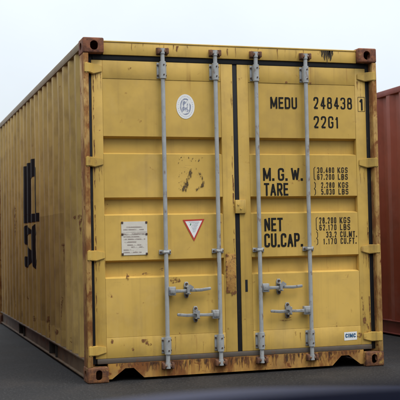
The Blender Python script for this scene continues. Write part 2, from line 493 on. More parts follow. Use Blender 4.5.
def container(root, M, marks):
    # --- corner castings
    for low in (True, False):
        for ex in (0, 1):
            for ey in (0, 1):
                bm = newbm(); bm.from_mesh(CAST[low])
                for v in bm.verts:
                    v.co = Vector((W - v.co.x if ex else v.co.x, L - v.co.y if ey else v.co.y, v.co.z if low else H - v.co.z))
                if (ex + ey + (0 if low else 1)) % 2: bmesh.ops.reverse_faces(bm, faces=bm.faces)
                ob('corner_casting', bm, M['casting_low' if low else 'casting'], root)
    # --- corner posts
    for ex in (0, 1):
        X = (lambda x: W - x) if ex else (lambda x: x)
        bm = newbm()
        poly = [(.004, .004), (.042, .004), (.042, .062), (.074, .086), (.074, .158), (.004, .158)]
        prism(bm, [(X(a), b) for a, b in poly], .1185, H - .1185, 'Z', .003)
        ob('corner_post', bm, M['post'], root)
        bm = newbm()
        bx(bm, min(X(.004), X(.11)), max(X(.004), X(.11)), L - .13, L - .004, .1185, H - .1185, .004)
        ob('corner_post', bm, M['post'], root)
    # --- side walls
    for ex in (0, 1):
        bm = newbm()
        nz = 15
        rows = []
        ys = [.159] + BREAKS + [L - .131]
        for i in range(nz):
            z = .163 + (2.525 - .163) * i / (nz - 1)
            row = []
            for y in ys:
                dent = .006 * noise.noise(Vector((y * 1.1, z * 1.3, 3 + ex * 9))) + .004 * noise.noise(Vector((y * 2.7, z * 2.2, 7 + ex)))
                edge = min(1, (z - .163) / .25, (2.525 - z) / .25, (y - .159) / .3)
                x = .012 + prof(y) + dent * max(0, edge)
                row.append(bm.verts.new((W - x if ex else x, y, z)))
            rows.append(row)
        for i in range(nz - 1):
            for j in range(len(ys) - 1):
                f = (rows[i][j], rows[i + 1][j], rows[i + 1][j + 1], rows[i][j + 1])
                bm.faces.new(f if not ex else f[::-1])
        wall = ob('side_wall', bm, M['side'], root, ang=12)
        if ex == 0: left_wall = wall
        X = (lambda x: W - x) if ex else (lambda x: x)
        def bxx(bm, x0, x1, *a, **k): bx(bm, min(X(x0), X(x1)), max(X(x0), X(x1)), *a, **k)
        # top rail
        bm = newbm()
        bxx(bm, .004, .066, .1785, L - .1785, 2.522, 2.584, .005)
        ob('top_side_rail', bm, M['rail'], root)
        # bottom rail: channel with flanges, interrupted by two fork pockets
        bm = newbm()
        bxx(bm, .006, .075, .1785, L - .1785, .150, .1625, .002)
        bxx(bm, .010, .075, .1785, L - .1785, .018, .0298, .002)
        pk = ((1.56, 1.92), (3.72, 4.10))
        seg = [.1785, pk[0][0], pk[0][1], pk[1][0], pk[1][1], L - .1785]
        for a, b in ((0, 1), (2, 3), (4, 5)):
            bxx(bm, .034, .044, seg[a], seg[b], .030, .1498)
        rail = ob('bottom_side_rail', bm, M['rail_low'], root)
        for a, b in pk:
            bm = newbm()
            bxx(bm, .014, .60, a, a + .008, .031, .149)
            bxx(bm, .014, .60, b - .008, b, .031, .149)
            bxx(bm, .014, .60, a + .0082, b - .0082, .139, .1488)
            bxx(bm, .592, .60, a + .0082, b - .0082, .031, .1388)
            ob('fork_pocket', bm, M['dark'], rail)
    # --- floor, roof, end wall
    bm = newbm(); bx(bm, .078, W - .078, .18, L - .14, .1635, .19)
    floor = ob('floor', bm, M['dark'], root)
    for i in range(17):
        y = .35 + i * .335
        if 1.5 < y < 1.98 or 3.66 < y < 4.16: continue
        bm = newbm(); bx(bm, .61 if 9 < 0 else .08, W - .08, y, y + .045, .045, .163)
        ob('cross_member', bm, M['dark'], floor)
    bm = newbm()
    n = 84; prev = None
    for i in range(n + 1):
        y = .10 + (L - .2) * i / n
        z = 2.574 - (.0 if (i % 4) in (0, 1) else .018)
        cur = [bm.verts.new((.067, y, 2.56)), bm.verts.new((.12, y, z)), bm.verts.new((W - .12, y, z)), bm.verts.new((W - .067, y, 2.56))]
        if prev:
            for k in range(3): bm.faces.new((prev[k], prev[k + 1], cur[k + 1], cur[k]))
        prev = cur
    ob('roof', bm, M['side'], root, smooth=False)
    bm = newbm(); n = 40; prev = None
    for i in range(n + 1):
        x = .111 + (W - .222) * i / n
        y = L - .02 - (0 if (i % 4) in (0, 1) else .045)
        cur = [bm.verts.new((x, y, .12)), bm.verts.new((x, y, 2.50))]
        if prev: bm.faces.new((prev[0], prev[1], cur[1], cur[0]))
        prev = cur
    ob('end_wall', bm, M['side'], root, smooth=False)
    bm = newbm(); bx(bm, .163, W - .163, L - .07, L - .006, 2.50, 2.58, .004); ob('end_header', bm, M['rail'], root)
    bm = newbm(); bx(bm, .163, W - .163, L - .07, L - .006, .02, .12, .004); ob('end_sill', bm, M['rail'], root)
    # --- door header and sill
    bm = newbm()
    bx(bm, .1628, W - .1628, .045, .12, 2.470, 2.566, .004)
    bx(bm, .1628, W - .1628, .041, .14, 2.5662, 2.577, .002)
    header = ob('door_header', bm, M['frame'], root)
    bm = newbm()
    N = [(.1628, .020), (.192, .020), (.295, .096), (.360, .096), (.440, .020)]
    poly = N + [(W - x, z) for x, z in N[::-1]]
    poly += [(W - .1628, .134), (.1628, .134)]
    prism(bm, poly, .043, .055, 'Y')
    bx(bm, .1628, W - .1628, .0552, .13, .100, .133)
    sill = ob('door_sill', bm, M['sill'], root, smooth=False)
    # --- rubber seals round the doors
    for ex in (0, 1):
        X = (lambda x: W - x) if ex else (lambda x: x)
        bm = newbm(); bx(bm, min(X(.0425), X(.082)), max(X(.0425), X(.082)), .064, .074, .135, 2.469, .003)
        ob('door_seal', bm, M['rubber'], root)
    bm = newbm(); bx(bm, .083, W - .083, .058, .074, 2.431, 2.4695, .003); ob('door_seal', bm, M['rubber'], root)
    bm = newbm(); bx(bm, .083, W - .083, .047, .074, .1345, .172, .006); ob('door_seal', bm, M['rubber_dusty'], root, label='grey dust-covered rubber seal along the sill')
    bm = newbm(); bx(bm, 1.2025, 1.2405, .066, .076, .1725, 2.4305, .003); ob('door_seal', bm, M['rubber'], root)
    # --- doors
    doors = []
    for side in (0, 1):
        x0, x1 = ((.073, 1.2025), (1.2405, 2.358))[side]
        s0, s1 = ((.158, 1.104), (1.334, 2.264))[side]
        bm = newbm()
        pts = [(2.2882, .063)]
        for zt in (1.852, 1.385, .908):
            pts += [(zt, .063), (zt - .015, .108), (zt - .124, .108), (zt - .137, .063)]
        pts += [(.3288, .063)]
        xs = [s0 + .0012 + (s1 - s0 - .0024) * i / 10 for i in range(11)]
        zz = []
        for i in range(len(pts) - 1):
            a, b = pts[i], pts[i + 1]
            m = 5 if abs(a[0] - b[0]) > .2 else 1
            for k in range(m): zz.append((a[0] + (b[0] - a[0]) * k / m, a[1] + (b[1] - a[1]) * k / m))
        zz.append(pts[-1])
        rows = []
        for z, y in zz:
            row = []
            for i, x in enumerate(xs):
                e = 0 if i in (0, 10) else 1
                dent = e * .0022 * noise.noise(Vector((x * 2.1, z * 2.3, 11)))
                row.append(bm.verts.new((x, y + dent, z)))
            rows.append(row)
        for i in range(len(rows) - 1):
            for j in range(len(xs) - 1):
                bm.faces.new((rows[i][j], rows[i + 1][j], rows[i + 1][j + 1], rows[i][j + 1]))
        door = ob('door', bm, M['door'], root, ang=20, label='%s container door with recessed channels' % ('left' if side == 0 else 'right'))
        doors.append(door)
        bm = newbm(); bx(bm, x0 + .02, x1 - .02, .125, .132, .18, 2.42); ob('door_back', bm, M['dark'], door)
        for a, b in ((x0, s0), (s1, x1)):
            bm = newbm(); bx(bm, a, b, .060, .120, .1735, 2.430, .003); ob('stile', bm, M['frame'], door)
        for a, b in ((.1735, .327), (2.290, 2.430)):
            bm = newbm(); bx(bm, s0 + .0003, s1 - .0003, .0602, .101, a, b, .003); ob('rail', bm, M['frame'], door)
        # hinges
        X = (lambda x: W - x) if side else (lambda x: x)
        for z in (2.362, 1.655, .950, .240):
            bm = newbm()
            h = .036 + random.uniform(-.002, .002)
            poly = [(.010, -.003), (.046, -.003), (.088, .044), (.156, .049), (.156, .0597), (.060, .0597), (.010, .03)]
            vs = prism(bm, [(X(a), b) for a, b in poly], z - h, z + h, 'Z')
            for v in vs:
                if abs(v.co.x - X(.156)) < 1e-5: v.co.z = z + (v.co.z - z) * .66
                if abs(v.co.x - X(.088)) < 1e-5 and v.co.z < z: v.co.z -= .005
            es = list(bm.edges); bmesh.ops.bevel(bm, geom=es, offset=.004, segments=2, affect='EDGES')
            cyl(bm, (X(.026), .012, z - h - .005), (X(.026), .012, z + h + .005), .011, 14)
            ob('hinge', bm, M['hinge'], door)
        # locking bars with their cams, brackets, guides, handles
        rods = ((.624, 1.050), (1.388, 1.814))[side]
        for ri, rx in enumerate(rods):
            RY = .024
            bm = newbm()
            cyl(bm, (rx, RY, .085), (rx, RY, 2.512), .0165, 24)
            for zc, sg in ((2.508, 1), (.100, -1)):
                bx(bm, rx - .040, rx + .040, RY - .018, RY + .012, zc - .011, zc + .011, .005, mi=1)
                cyl(bm, (rx, RY, zc - .022), (rx, RY, zc + .020), .021, 18)
            ob('locking_bar', bm, [M['zinc'], M['cam']], door)
            for zc in (2.508, .100):       # keepers welded to header and sill
                bm = newbm()
                for sx in (-1, 1):
                    xa, xb = sorted((rx + sx * .026, rx + sx * .047))
                    bx(bm, xa, xb, RY - .024, .0445, zc - .024, zc + .024, .007)
                bx(bm, rx - .046, rx + .046, .0385, .0448, zc - .028, zc + .028, .002)
                ob('cam_keeper', bm, M['rust'], header if zc > 1 else sill)
            for z0, z1 in ((2.300, 2.424), (.190, .312)):
                bm = newbm()
                bx(bm, rx - .040, rx + .038, .053, .0598, z0, z1, .003)
                bx(bm, rx - .0245, rx + .0245, .020, .0528, z0 + .006, z1 - .006, .009)
                cyl(bm, (rx, RY, z0 - .004), (rx, RY, z1 + .004), .0245, 24)
                for sx in (-.033, .031):
                    for zz_ in (z0 + .022, z1 - .022):
                        cyl(bm, (rx + sx, .0535, zz_), (rx + sx, .043, zz_), .0068, 8, mi=1)
                for zz_ in (z0 + .024, z1 - .024):
                    cyl(bm, (rx + .003, RY - .02, zz_), (rx + .003, RY - .029, zz_), .006, 8, mi=1)
                ob('bearing_bracket', bm, [M['zinc'], M['bolt']], door)
            bm = newbm()
            bx(bm, rx - .047, rx + .047, .050, .0628, .945, .980, .003)
            bx(bm, rx - .026, rx + .026, .004, .0498, .950, .975, .010)
            for sx in (-.036, .036): cyl(bm, (rx + sx, .0505, .962), (rx + sx, .042, .962), .0075, 8, mi=1)
            ob('bar_guide', bm, [M['zinc'], M['bolt']], door)
            # handle
            sg = 1 if ri == 0 else -1
            zh = (.664 if ri == 0 else .474)
            bm = newbm()
            xa, xb = sorted((rx + sg * .012, rx + sg * .068))
            bx(bm, xa, xb, .002, .044, zh - .034, zh + .034, .006)
            bx(bm, *sorted((rx + sg * .016, rx + sg * .060)), -.004, .0018, zh - .020, zh + .020, .004)
            tilt = random.uniform(.0, .012)
            def HP(d, z): return (rx + sg * d, zh + z)
            top = [HP(.066, .012), HP(.13, .010), HP(.19, .013 + tilt * .3), HP(.27, .010 + tilt * .6), HP(.345, .016 + tilt), HP(.352, .008 + tilt)]
            bot = [HP(.348, -.006 + tilt), HP(.27, -.014 + tilt * .6), HP(.19, -.010), HP(.13, -.012), HP(.066, -.014)]
            prism(bm, top + bot, .004, .019, 'Y', .003)
            ob('handle', bm, M['zinc_worn'], door)
            xc = rx + sg * (.166 if ri == 0 else .190)
            bm = newbm()
            pl = [(xc - .012, zh + .066), (xc + .012, zh + .066), (xc + .020, zh + .045), (xc + .020, zh - .035), (xc + .012, zh - .056), (xc - .012, zh - .056), (xc - .020, zh - .035), (xc - .020, zh + .045)]
            prism(bm, pl, .054, .0628, 'Y', .002)
            bx(bm, xc - .018, xc + .018, -.006, .0538, zh + .024, zh + .034, .003)
            bx(bm, xc - .018, xc + .018, -.004, .0538, zh - .028, zh - .018, .003)
            hk = [(xc + sg * a, zh + b) for a, b in ((-.014, .022), (.010, .048), (.040, .028), (.036, .016), (.010, .010), (.006, -.020), (-.012, -.020))]
            prism(bm, hk, -.012, -.0065, 'Y')
            for dz in (.050, -.043): cyl(bm, (xc, .0545, zh + dz), (xc, .040, zh + dz), .009, 10, mi=1)
            ob('handle_catch', bm, [M['zinc_worn'], M['bolt']], door)
    # overlap plate across the door joint, seal slot
    bm = newbm()
    bx(bm, 1.200, 1.288, .040, .0595, 1.252, 1.358, .004)
    for xx, zz_ in ((1.224, 1.322), (1.246, 1.290)): cyl(bm, (xx, .0405, zz_), (xx, .034, zz_), .008, 10)
    ob('overlap_plate', bm, M['hinge'], doors[1])
    bm = newbm(); bx(bm, 1.274, 1.294, .0585, .0597, .636, .730); ob('seal_slot', bm, M['rubber'], doors[1])
    return doors, left_wall, header, sill

yel = empty('shipping_container', (0, 0, 0), 'large weathered yellow shipping container with grey locking bars on its doors', 'shipping container', group='containers in the yard')
doors, left_wall, header, sill = container(yel, MAT, True)
dl, dr = doors
PY, SY = .0612, .0580      # decal planes on panel and on frame

# --- lettering on the right door
def word(txt, x0, x1, z1, z0, st, mat='ink', y=PY, gap=.36): return lettering('lettering', txt, x0, x1, z0, z1, y, st, MAT[mat], dr, gap)
word('MEDU', 1.520, 1.750, 2.180, 2.087, .145, gap=.24)
word('248438', 1.894, 2.236, 2.188, 2.091, .138, gap=.36)
word('1', 2.300, 2.340, 2.186, 2.086, .15, y=SY)
bm = newbm()
X0, X1, Z0, Z1, T = 2.287, 2.350, 2.076, 2.196, .0030
for a in ((X0, X1, Z1 - T, Z1), (X0, X1, Z0, Z0 + T), (X0, X0 + T, Z0 + T, Z1 - T), (X1 - T, X1, Z0 + T, Z1 - T)):
    bm.faces.new([bm.verts.new((x, SY, z)) for x, z in ((a[0], a[2]), (a[1], a[2]), (a[1], a[3]), (a[0], a[3]))])
ob('lettering_box', bm, MAT['ink_thin'], dr, smooth=False)
word('22G1', 1.892, 2.112, 2.033, 1.935, .138, gap=.36)
word('M. G. W.', 1.444, 1.787, 1.611, 1.509, .155, gap=.16)
word('TARE', 1.450, 1.657, 1.491, 1.390, .150, gap=.18)
word('NET', 1.446, 1.603, 1.214, 1.108, .150, gap=.18)
word('CU.CAP.', 1.443, 1.774, 1.090, .981, .150, gap=.17)
def rows(x, data, zs, xe):
    for (num, unit, wn, xu, wu), (z1, z0) in zip(data, zs):
        word(num, xe - wn, xe, z1, z0, .15, 'ink_thin', gap=.50)
        word(unit, xu, xu + wu, z1, z0, .16, 'ink_thin', gap=.40)
rows(0, (('30.480', 'KGS', .150, 2.092, .090), ('67.200', 'LBS', .150, 2.094, .088), ('2.280', 'KGS', .118, 2.096, .088), ('5.030', 'LBS', .118, 2.096, .088)),
     ((1.617, 1.572), (1.563, 1.517), (1.496, 1.451), (1.443, 1.397)), 2.062)
rows(0, (('28.200', 'KGS', .150, 2.100, .094), ('62.170', 'LBS', .150, 2.102, .090), ('33.2', 'CU.MT.', .092, 2.102, .150), ('1.170', 'CU.FT.', .118, 2.104, .142)),
     ((1.212, 1.162), (1.155, 1.107), (1.097, 1.049), (1.043, .995)), 2.070)
for xb, spans in ((1.884, ((1.620, 1.513), (1.498, 1.392))), (1.893, ((1.215, 1.104), (1.099, .990)))):
    for i, (za, zb) in enumerate(spans):
        bm = newbm()
        zm = (za + zb) / 2
        if i == 0: pts = [(xb + .012, za), (xb, za - .012), (xb, zb + .012), (xb + .012, zb)]
        else: pts = [(xb, za), (xb + .010, za - .012), (xb + .010, zm + .012), (xb, zm), (xb + .010, zm - .012), (xb + .010, zb + .012), (xb, zb)]
        ribbon(bm, [Vector(p) for p in pts], .0055, PY)
        ob('lettering_bracket', bm, MAT['ink_thin'], dr, smooth=False)

# --- stickers and plates
def oval(bm, cx, cz, rx, rz, y, n=40, mi=0, hole=None):
    A = [bm.verts.new((cx + rx * math.cos(2 * math.pi * i / n), y, cz + rz * math.sin(2 * math.pi * i / n))) for i in range(n)]
    if hole is None:
        bm.faces.new(A).material_index = mi
    else:
        B = [bm.verts.new((cx + hole[0] * math.cos(2 * math.pi * i / n), y, cz + hole[1] * math.sin(2 * math.pi * i / n))) for i in range(n)]
        for i in range(n):
            bm.faces.new((A[i], A[(i + 1) % n], B[(i + 1) % n], B[i])).material_index = mi
bm = newbm()
ox, oz = .812, 2.088
oval(bm, ox, oz, .074, .096, PY)
oval(bm, ox, oz, .044, .065, PY - .0006, mi=1, hole=(.034, .054))
for dx, dz, rx_, rz_ in ((-.010, .022, .012, .022), (.012, .012, .009, .030), (-.016, -.018, .010, .020), (.010, -.030, .014, .012), (0, .0, .006, .040)):
    oval(bm, ox + dx, oz + dz, rx_, rz_, PY - .0008 - .0001 * abs(dx) * 100, 14, mi=1)
for i in range(30):        # tiny print round the rim
    a = 2 * math.pi * i / 30
    oval(bm, ox + .059 * math.cos(a), oz + .080 * math.sin(a), .003, .0045, PY - .0006, 6, mi=2)
ob('oval_sticker', bm, [MAT['white'], MAT['print_grey'], MAT['print_soft']], dl, label='white oval inspection sticker with blue-grey emblem', smooth=False)

bm = newbm()
prism(bm, [(.286, .945), (.488, .947), (.487, 1.201), (.285, 1.200)], .0585, PY, 'Y')
for i, (z, a, b) in enumerate(((1.158, .32, .45), (1.139, .30, .46), (1.107, .30, .47), (1.085, .30, .44), (1.066, .30, .47), (1.045, .31, .40), (1.022, .33, .45), (1.006, .36, .46), (.985, .30, .38), (.966, .30, .44))):
    bm.faces.new([bm.verts.new((x, .0579, zz)) for x, zz in ((a, z - .004), (b, z - .004), (b, z + .004), (a, z + .004))]).material_index = 1
for z in (1.120, 1.100):
    bm.faces.new([bm.verts.new((x, .0577, zz)) for x, zz in ((.288, z - .0012), (.485, z - .0012), (.485, z + .0012), (.288, z + .0012))]).material_index = 1
for x in (.292, .481):
    for z in (1.193, 1.104, .954): bx(bm, x - .008, x + .008, .0545, .0575, z - .008, z + .008, .002, mi=2)
ob('data_plate', bm, [MAT['plate'], MAT['plate_print'], MAT['bolt']], dl, label='weathered off-white data plate riveted at its corners', smooth=False)

bm = newbm()
tri = [Vector((.772, 1.208)), Vector((.949, 1.213)), Vector((.861, 1.041))]
ctr = sum(tri, Vector((0, 0))) / 3
def tf(k, y, mi):
    bm.faces.new([bm.verts.new((p.x, y, p.y)) for p in [ctr + (v - ctr) * k for v in tri]]).material_index = mi
tf(1.0, PY, 0); tf(.78, PY - .0005, 1)
for z, a, b in ((1.190, .820, .905), (1.178, .850, .898), (1.166, .846, .893), (1.154, .840, .886), (1.142, .846, .882), (1.130, .850, .878), (1.116, .853, .872)):
    bm.faces.new([bm.verts.new((x, PY - .001, zz)) for x, zz in ((a, z - .0035), (b, z - .0035), (b, z + .0035), (a, z + .0035))]).material_index = 2
bm.faces.new([bm.verts.new((x, PY - .001, zz)) for x, zz in ((.828, 1.164), (.838, 1.164), (.842, 1.180), (.832, 1.180))]).material_index = 3
ob('triangle_sticker', bm, [MAT['red_print'], MAT['white'], MAT['print_soft'], MAT['green_print']], dl, label='white triangular sticker with red border', smooth=False)

bm = newbm()
bm.faces.new([bm.verts.new((x, .0585, z)) for x, z in ((2.114, .213), (2.227, .216), (2.227, .282), (2.114, .280))])
lab = ob('maker_sticker', bm, MAT['white'], dr, label='small white sticker with blue letters', smooth=False)
lettering('lettering', 'CIMC', 2.124, 2.216, .236, .268, .0572, .26, MAT['teal_print'], dr, .22)

# --- wear marks with shapes of their own
bm = newbm()
sx0, sx1, sz0, sz1 = .746, .948, 1.432, 1.694
for i in range(70):
    e, u = random.random(), random.random()
    if e < .35: x, z = sx0 + (sx1 - sx0) * u, sz1 - random.random() ** 2 * .03
    elif e < .7: x, z = sx0 + random.random() ** 2 * .03, sz0 + (sz1 - sz0) * u
    else: x, z = random.uniform(sx0, sx1), random.uniform(sz0, sz1)
    blob(bm, x, z, random.uniform(.001, .005), random.uniform(.001, .006), PY - .00002 * i, 8, .6)
for pts, w_ in ((((.782, 1.438), (.797, 1.475), (.812, 1.512), (.838, 1.56), (.846, 1.60)), .016), (((.800, 1.436), (.812, 1.465), (.82, 1.50)), .010), (((.885, 1.440), (.925, 1.462), (.946, 1.500), (.936, 1.535), (.912, 1.572)), .009), (((.930, 1.455), (.942, 1.485)), .010)):
    for a_, b_ in zip(pts[:-1], pts[1:]):
        for k in range(16):
            u = random.random()
            f_ = 1 - .7 * (pts.index(a_) + u) / len(pts)
            blob(bm, a_[0] + (b_[0] - a_[0]) * u + random.gauss(0, w_ * .35), a_[1] + (b_[1] - a_[1]) * u, random.uniform(.2, .5) * w_ * f_, random.uniform(.006, .016), PY - .0014 - random.random() * .001, 10, .6)
ob('glue_residue', bm, MAT['scuff'], dl, label='dark ragged residue of a removed sticker', kind='stuff', smooth=False)

bm = newbm()
for x, w_, l_ in ((1.972, .010, .055), (1.992, .008, .080), (2.012, .012, .105), (2.030, .010, .070), (2.046, .013, .085), (2.064, .006, .045)):
    n = 9
    A = []
    for i in range(n + 1):
        u = i / n
        A.append((x + .002 * math.sin(u * 9 + x * 50), 2.565 - l_ * u, w_ * (1 - u) ** .6 * (.8 + .4 * random.random()) + .001))
    Lp = [bm.verts.new((p[0] - p[2], .0425, p[1])) for p in A]; Rp = [bm.verts.new((p[0] + p[2], .0425, p[1])) for p in A]
    for i in range(n): bm.faces.new((Lp[i], Lp[i + 1], Rp[i + 1], Rp[i]))
ob('running_stain', bm, MAT['stain'], header, label='dark stain running down the header', smooth=False)
def rstain(parent, pts, y, name='rust_stain'):
    bm = newbm()
    for i, (x, z, rx_, rz_) in enumerate(pts): blob(bm, x, z, rx_, rz_, y - .0001 * i, 18, .55)
    ob(name, bm, MAT['rust_stain'], parent, kind='stuff', smooth=False)
rstain(dl, ((.705, .745, .040, .022), (.690, .742, .028, .018)), .0611)
rstain(dl, ((.445, .295, .022, .012), (.468, .278, .020, .010), (.490, .262, .016, .009)), .0582)
rstain(dl, ((.20, .30, .012, .016), (.36, .235, .010, .014), (.33, .79, .012, .03), (.60, .83, .02, .012), (.47, .80, .03, .01)), .0583)
rstain(header, ((.745, 2.535, .007, .02), (.752, 2.55, .010, .006), (1.16, 2.53, .006, .03), (1.168, 2.556, .006, .018)), .0424)
rstain(dl, ((.365, 2.37, .008, .012), (.372, 2.376, .014, .006)), .0582)
rstain(dr, ((2.29, .45, .008, .10), (2.30, .36, .014, .07), (2.28, .56, .006, .05), (2.325, .28, .012, .06), (2.25, .25, .02, .02)), .0582)
rstain(dr, ((1.60, .40, .05, .006), (1.63, .42, .03, .006), (2.05, .345, .006, .02), (1.66, 2.30, .01, .008), (1.86, 2.30, .02, .008)), .0582)
# rust-framed patch on the left door's closing stile
bm = newbm()
bx(bm, 1.116, 1.196, .0555, .0598, .632, .935, .002)
ob('repair_patch', bm, MAT['patch'], dl, label='rust-edged repair patch on the closing stile')
bm = newbm()
for k in range(46):
    u = random.random(); e = random.random()
    if e < .4: x, z = 1.116 + random.random() * .010, .632 + .303 * u
    elif e < .7: x, z = 1.196 - random.random() * .008, .632 + .303 * u
    elif e < .85: x, z = 1.116 + .08 * u, .935 - random.random() * .012
    else: x, z = 1.116 + .08 * u, .632 + random.random() * .012
    blob(bm, x, z, random.uniform(.004, .010), random.uniform(.008, .028), .0550 - .00003 * k, 10, .5)
ob('rust_stain', bm, MAT['rust_stain'], dl, kind='stuff', smooth=False)

# --- logo on the left wall: m above s c, laid over the corrugation
def wall_sheet(name, polys, mat, off=.004):
    bm = newbm()
    for poly in polys:
        bm.faces.new([bm.verts.new((0, y, z)) for y, z in poly])
    bmesh.ops.triangulate(bm, faces=bm.faces)
    for b in BREAKS:
        bmesh.ops.bisect_plane(bm, geom=list(bm.verts) + list(bm.edges) + list(bm.faces), plane_co=(0, b, 0), plane_no=(0, 1, 0))
    for k in range(15):
        z = .163 + (2.525 - .163) * k / 14
        bmesh.ops.bisect_plane(bm, geom=list(bm.verts) + list(bm.edges) + list(bm.faces), plane_co=(0, 0, z), plane_no=(0, 0, 1))
    for v in bm.verts:
        y, z = v.co.y, v.co.z
        dent = .006 * noise.noise(Vector((y * 1.1, z * 1.3, 3))) + .004 * noise.noise(Vector((y * 2.7, z * 2.2, 7)))
        v.co.x = .012 + prof(y) + dent * max(0, min(1, (z - .163) / .25, (2.525 - z) / .25, (y - .159) / .3)) - off
    bmesh.ops.recalc_face_normals(bm, faces=bm.faces)
    ob(name, bm, mat, left_wall, kind=None if name == 'logo_lettering' else 'stuff', smooth=False)
def ring(cy, cz, ry, rz, a0, a1, w, n=14):
    out = []
    for i in range(n):
        a, b = R(a0 + (a1 - a0) * i / n), R(a0 + (a1 - a0) * (i + 1) / n)
        out.append([(cy - ry * math.cos(a), cz + rz * math.sin(a)), (cy - ry * math.cos(b), cz + rz * math.sin(b)),
                    (cy - (ry - w) * math.cos(b), cz + (rz - w * .8) * math.sin(b)), (cy - (ry - w) * math.cos(a), cz + (rz - w * .8) * math.sin(a))])
    return out
def rect(y0, y1, z0, z1): return [(y0, z0), (y1, z0), (y1, z1), (y0, z1)]
polys = []
# m: three stems on slab feet (the letter reads from far +y to near -y)
for a, b, zt in ((3.57, 3.34, 1.865), (3.26, 3.03, 1.88), (2.70, 2.62, 1.80)):
    polys.append(rect(b, a, 1.345, zt))
for a, b in ((3.66, 3.31), (3.30, 2.99), (2.97, 2.80), (2.78, 2.54)): polys.append(rect(b, a, 1.258, 1.343))
polys += [[(3.34, 1.68), (3.34, 1.85), (3.28, 1.89), (3.262, 1.89), (3.262, 1.76)], [(3.028, 1.69), (3.028, 1.86), (2.94, 1.90), (2.80, 1.90), (2.702, 1.80), (2.702, 1.71), (2.80, 1.73)]]
wall_sheet('logo_lettering', polys, MAT['logo'])
polys = ring(3.34, 1.130, .26, .108, 10, 285, .15) + ring(3.34, .905, .26, .125, 105, -165, .15)
wall_sheet('logo_lettering', polys, MAT['logo'])
polys = ring(2.79, 1.01, .19, .235, 35, 325, .14, 20)
wall_sheet('logo_lettering', polys, MAT['logo'])
# dark scrape near the front edge of the wall
wall_sheet('paint_scrape', [rect(.77, .80, 1.66, 1.76), rect(.80, .84, 1.745, 1.76)], MAT['scuff'])

# browner repainted square low on the wall, and rust spots
tt = NT('brown_repaint'); tt.col((0.20, 0.115, 0.045)); tt.rough(0.6)
tt.l.new(tt.ramp(tt.noise(2.0, 6), 0.2, 0.8, 0.08, 0.26), tt.b.inputs['Alpha'])
wall_sheet('repaint_square', [rect(1.03, 2.55, .30, 1.30)], tt.m, .0022)
def wblob(y, z, ry, rz):
    ph = random.random() * 40
    return [(y + ry * (1 + .5 * noise.noise(Vector((math.cos(a) * 1.5 + ph, math.sin(a) * 1.5, 1)))) * math.cos(a),
             z + rz * (1 + .5 * noise.noise(Vector((math.cos(a) * 1.5 + ph, math.sin(a) * 1.5, 5)))) * math.sin(a)) for a in [i * math.pi / 6 for i in range(12)]]
spots = [(.57, 1.25, .05, .02), (.34, 1.245, .05, .02), (.30, 1.23, .02, .05), (.54, 1.02, .04, .018), (1.16, 1.03, .03, .015), (.54, .51, .05, .035), (.83, .25, .06, .04),
         (.55, 2.0, .04, .015), (.50, 1.94, .03, .02), (.29, 1.42, .03, .12), (4.47, 1.5, .05, .12), (4.70, 1.14, .06, .10), (4.3, 1.3, .05, .2), (3.37, .46, .06, .03), (4.4, .34, .08, .05),
         (1.2, .56, .03, .03), (2.0, .33, .05, .04), (.47, .79, .02, .02), (.94, .70, .03, .02), (2.5, .49, .04, .03), (1.5, .26, .05, .03), (2.9, .28, .06, .03), (3.8, .27, .06, .03), (1.9, 1.75, .03, .02), (.80, 1.92, .012, .05)]
wall_sheet('rust_spot', [wblob(*p) for p in spots], MAT['rust_stain'], .003)
wall_sheet('rust_run', [[(y - ry * .35, z), (y + ry * .35, z), (y + ry * .1, z - .12 - 2 * rz), (y - ry * .1, z - .10 - 2 * rz)] for y, z, ry, rz in spots[:18]], MAT['rust_stain'], .0026)

# rust runs: tapering streaks below seams, brackets and keepers
def drips(parent, spots_, y, mat):
    bm = newbm()
    for i, (x, z, w_, l_) in enumerate(spots_):
        n = 6
        Lp, Rp = [], []
        ph = random.random() * 9
        for k in range(n + 1):
            u = k / n
            ww = w_ * (1 - u) ** .7 * random.uniform(.7, 1.2) + .0006
            cx = x + .004 * math.sin(u * 5 + ph) * u
            Lp.append(bm.verts.new((cx - ww, y - .00004 * i, z - l_ * u))); Rp.append(bm.verts.new((cx + ww, y - .00004 * i, z - l_ * u)))
        for k in range(n): bm.faces.new((Lp[k], Lp[k + 1], Rp[k + 1], Rp[k]))
    ob('rust_run', bm, mat, parent, kind='stuff', smooth=False)
MAT['run'] = stain('rust_run', (0.15, 0.055, 0.018), 0.36, 0.66, 14, (4, 4, 1))
MAT['run_faint'] = stain('faint_rust_run', (0.19, 0.08, 0.025), 0.36, 0.70, 18, (3, 3, 1), 0.6)
MAT['run_dark'] = stain('dark_rust_run', (0.06, 0.026, 0.012), 0.36, 0.64, 14, (4, 4, 1))
ok = lambda x: not (.185 < x < .45 or W - .45 < x < W - .185)
drips(sill, [(x, .1335, random.uniform(.004, .014), random.uniform(.03, .10)) for x in [random.uniform(.18, W - .18) for _ in range(120)] if ok(x)], .0420, MAT['run'])
drips(sill, [(x, .1335, random.uniform(.004, .016), random.uniform(.02, .075)) for x in [random.uniform(.18, W - .18) for _ in range(90)] if ok(x)], .0410, MAT['run_dark'])
drips(sill, [(x, .1335, random.uniform(.006, .02), random.uniform(.015, .034)) for x in [random.choice((0, W - .64)) + random.uniform(.19, .45) for _ in range(26)]], .0415, MAT['run'])
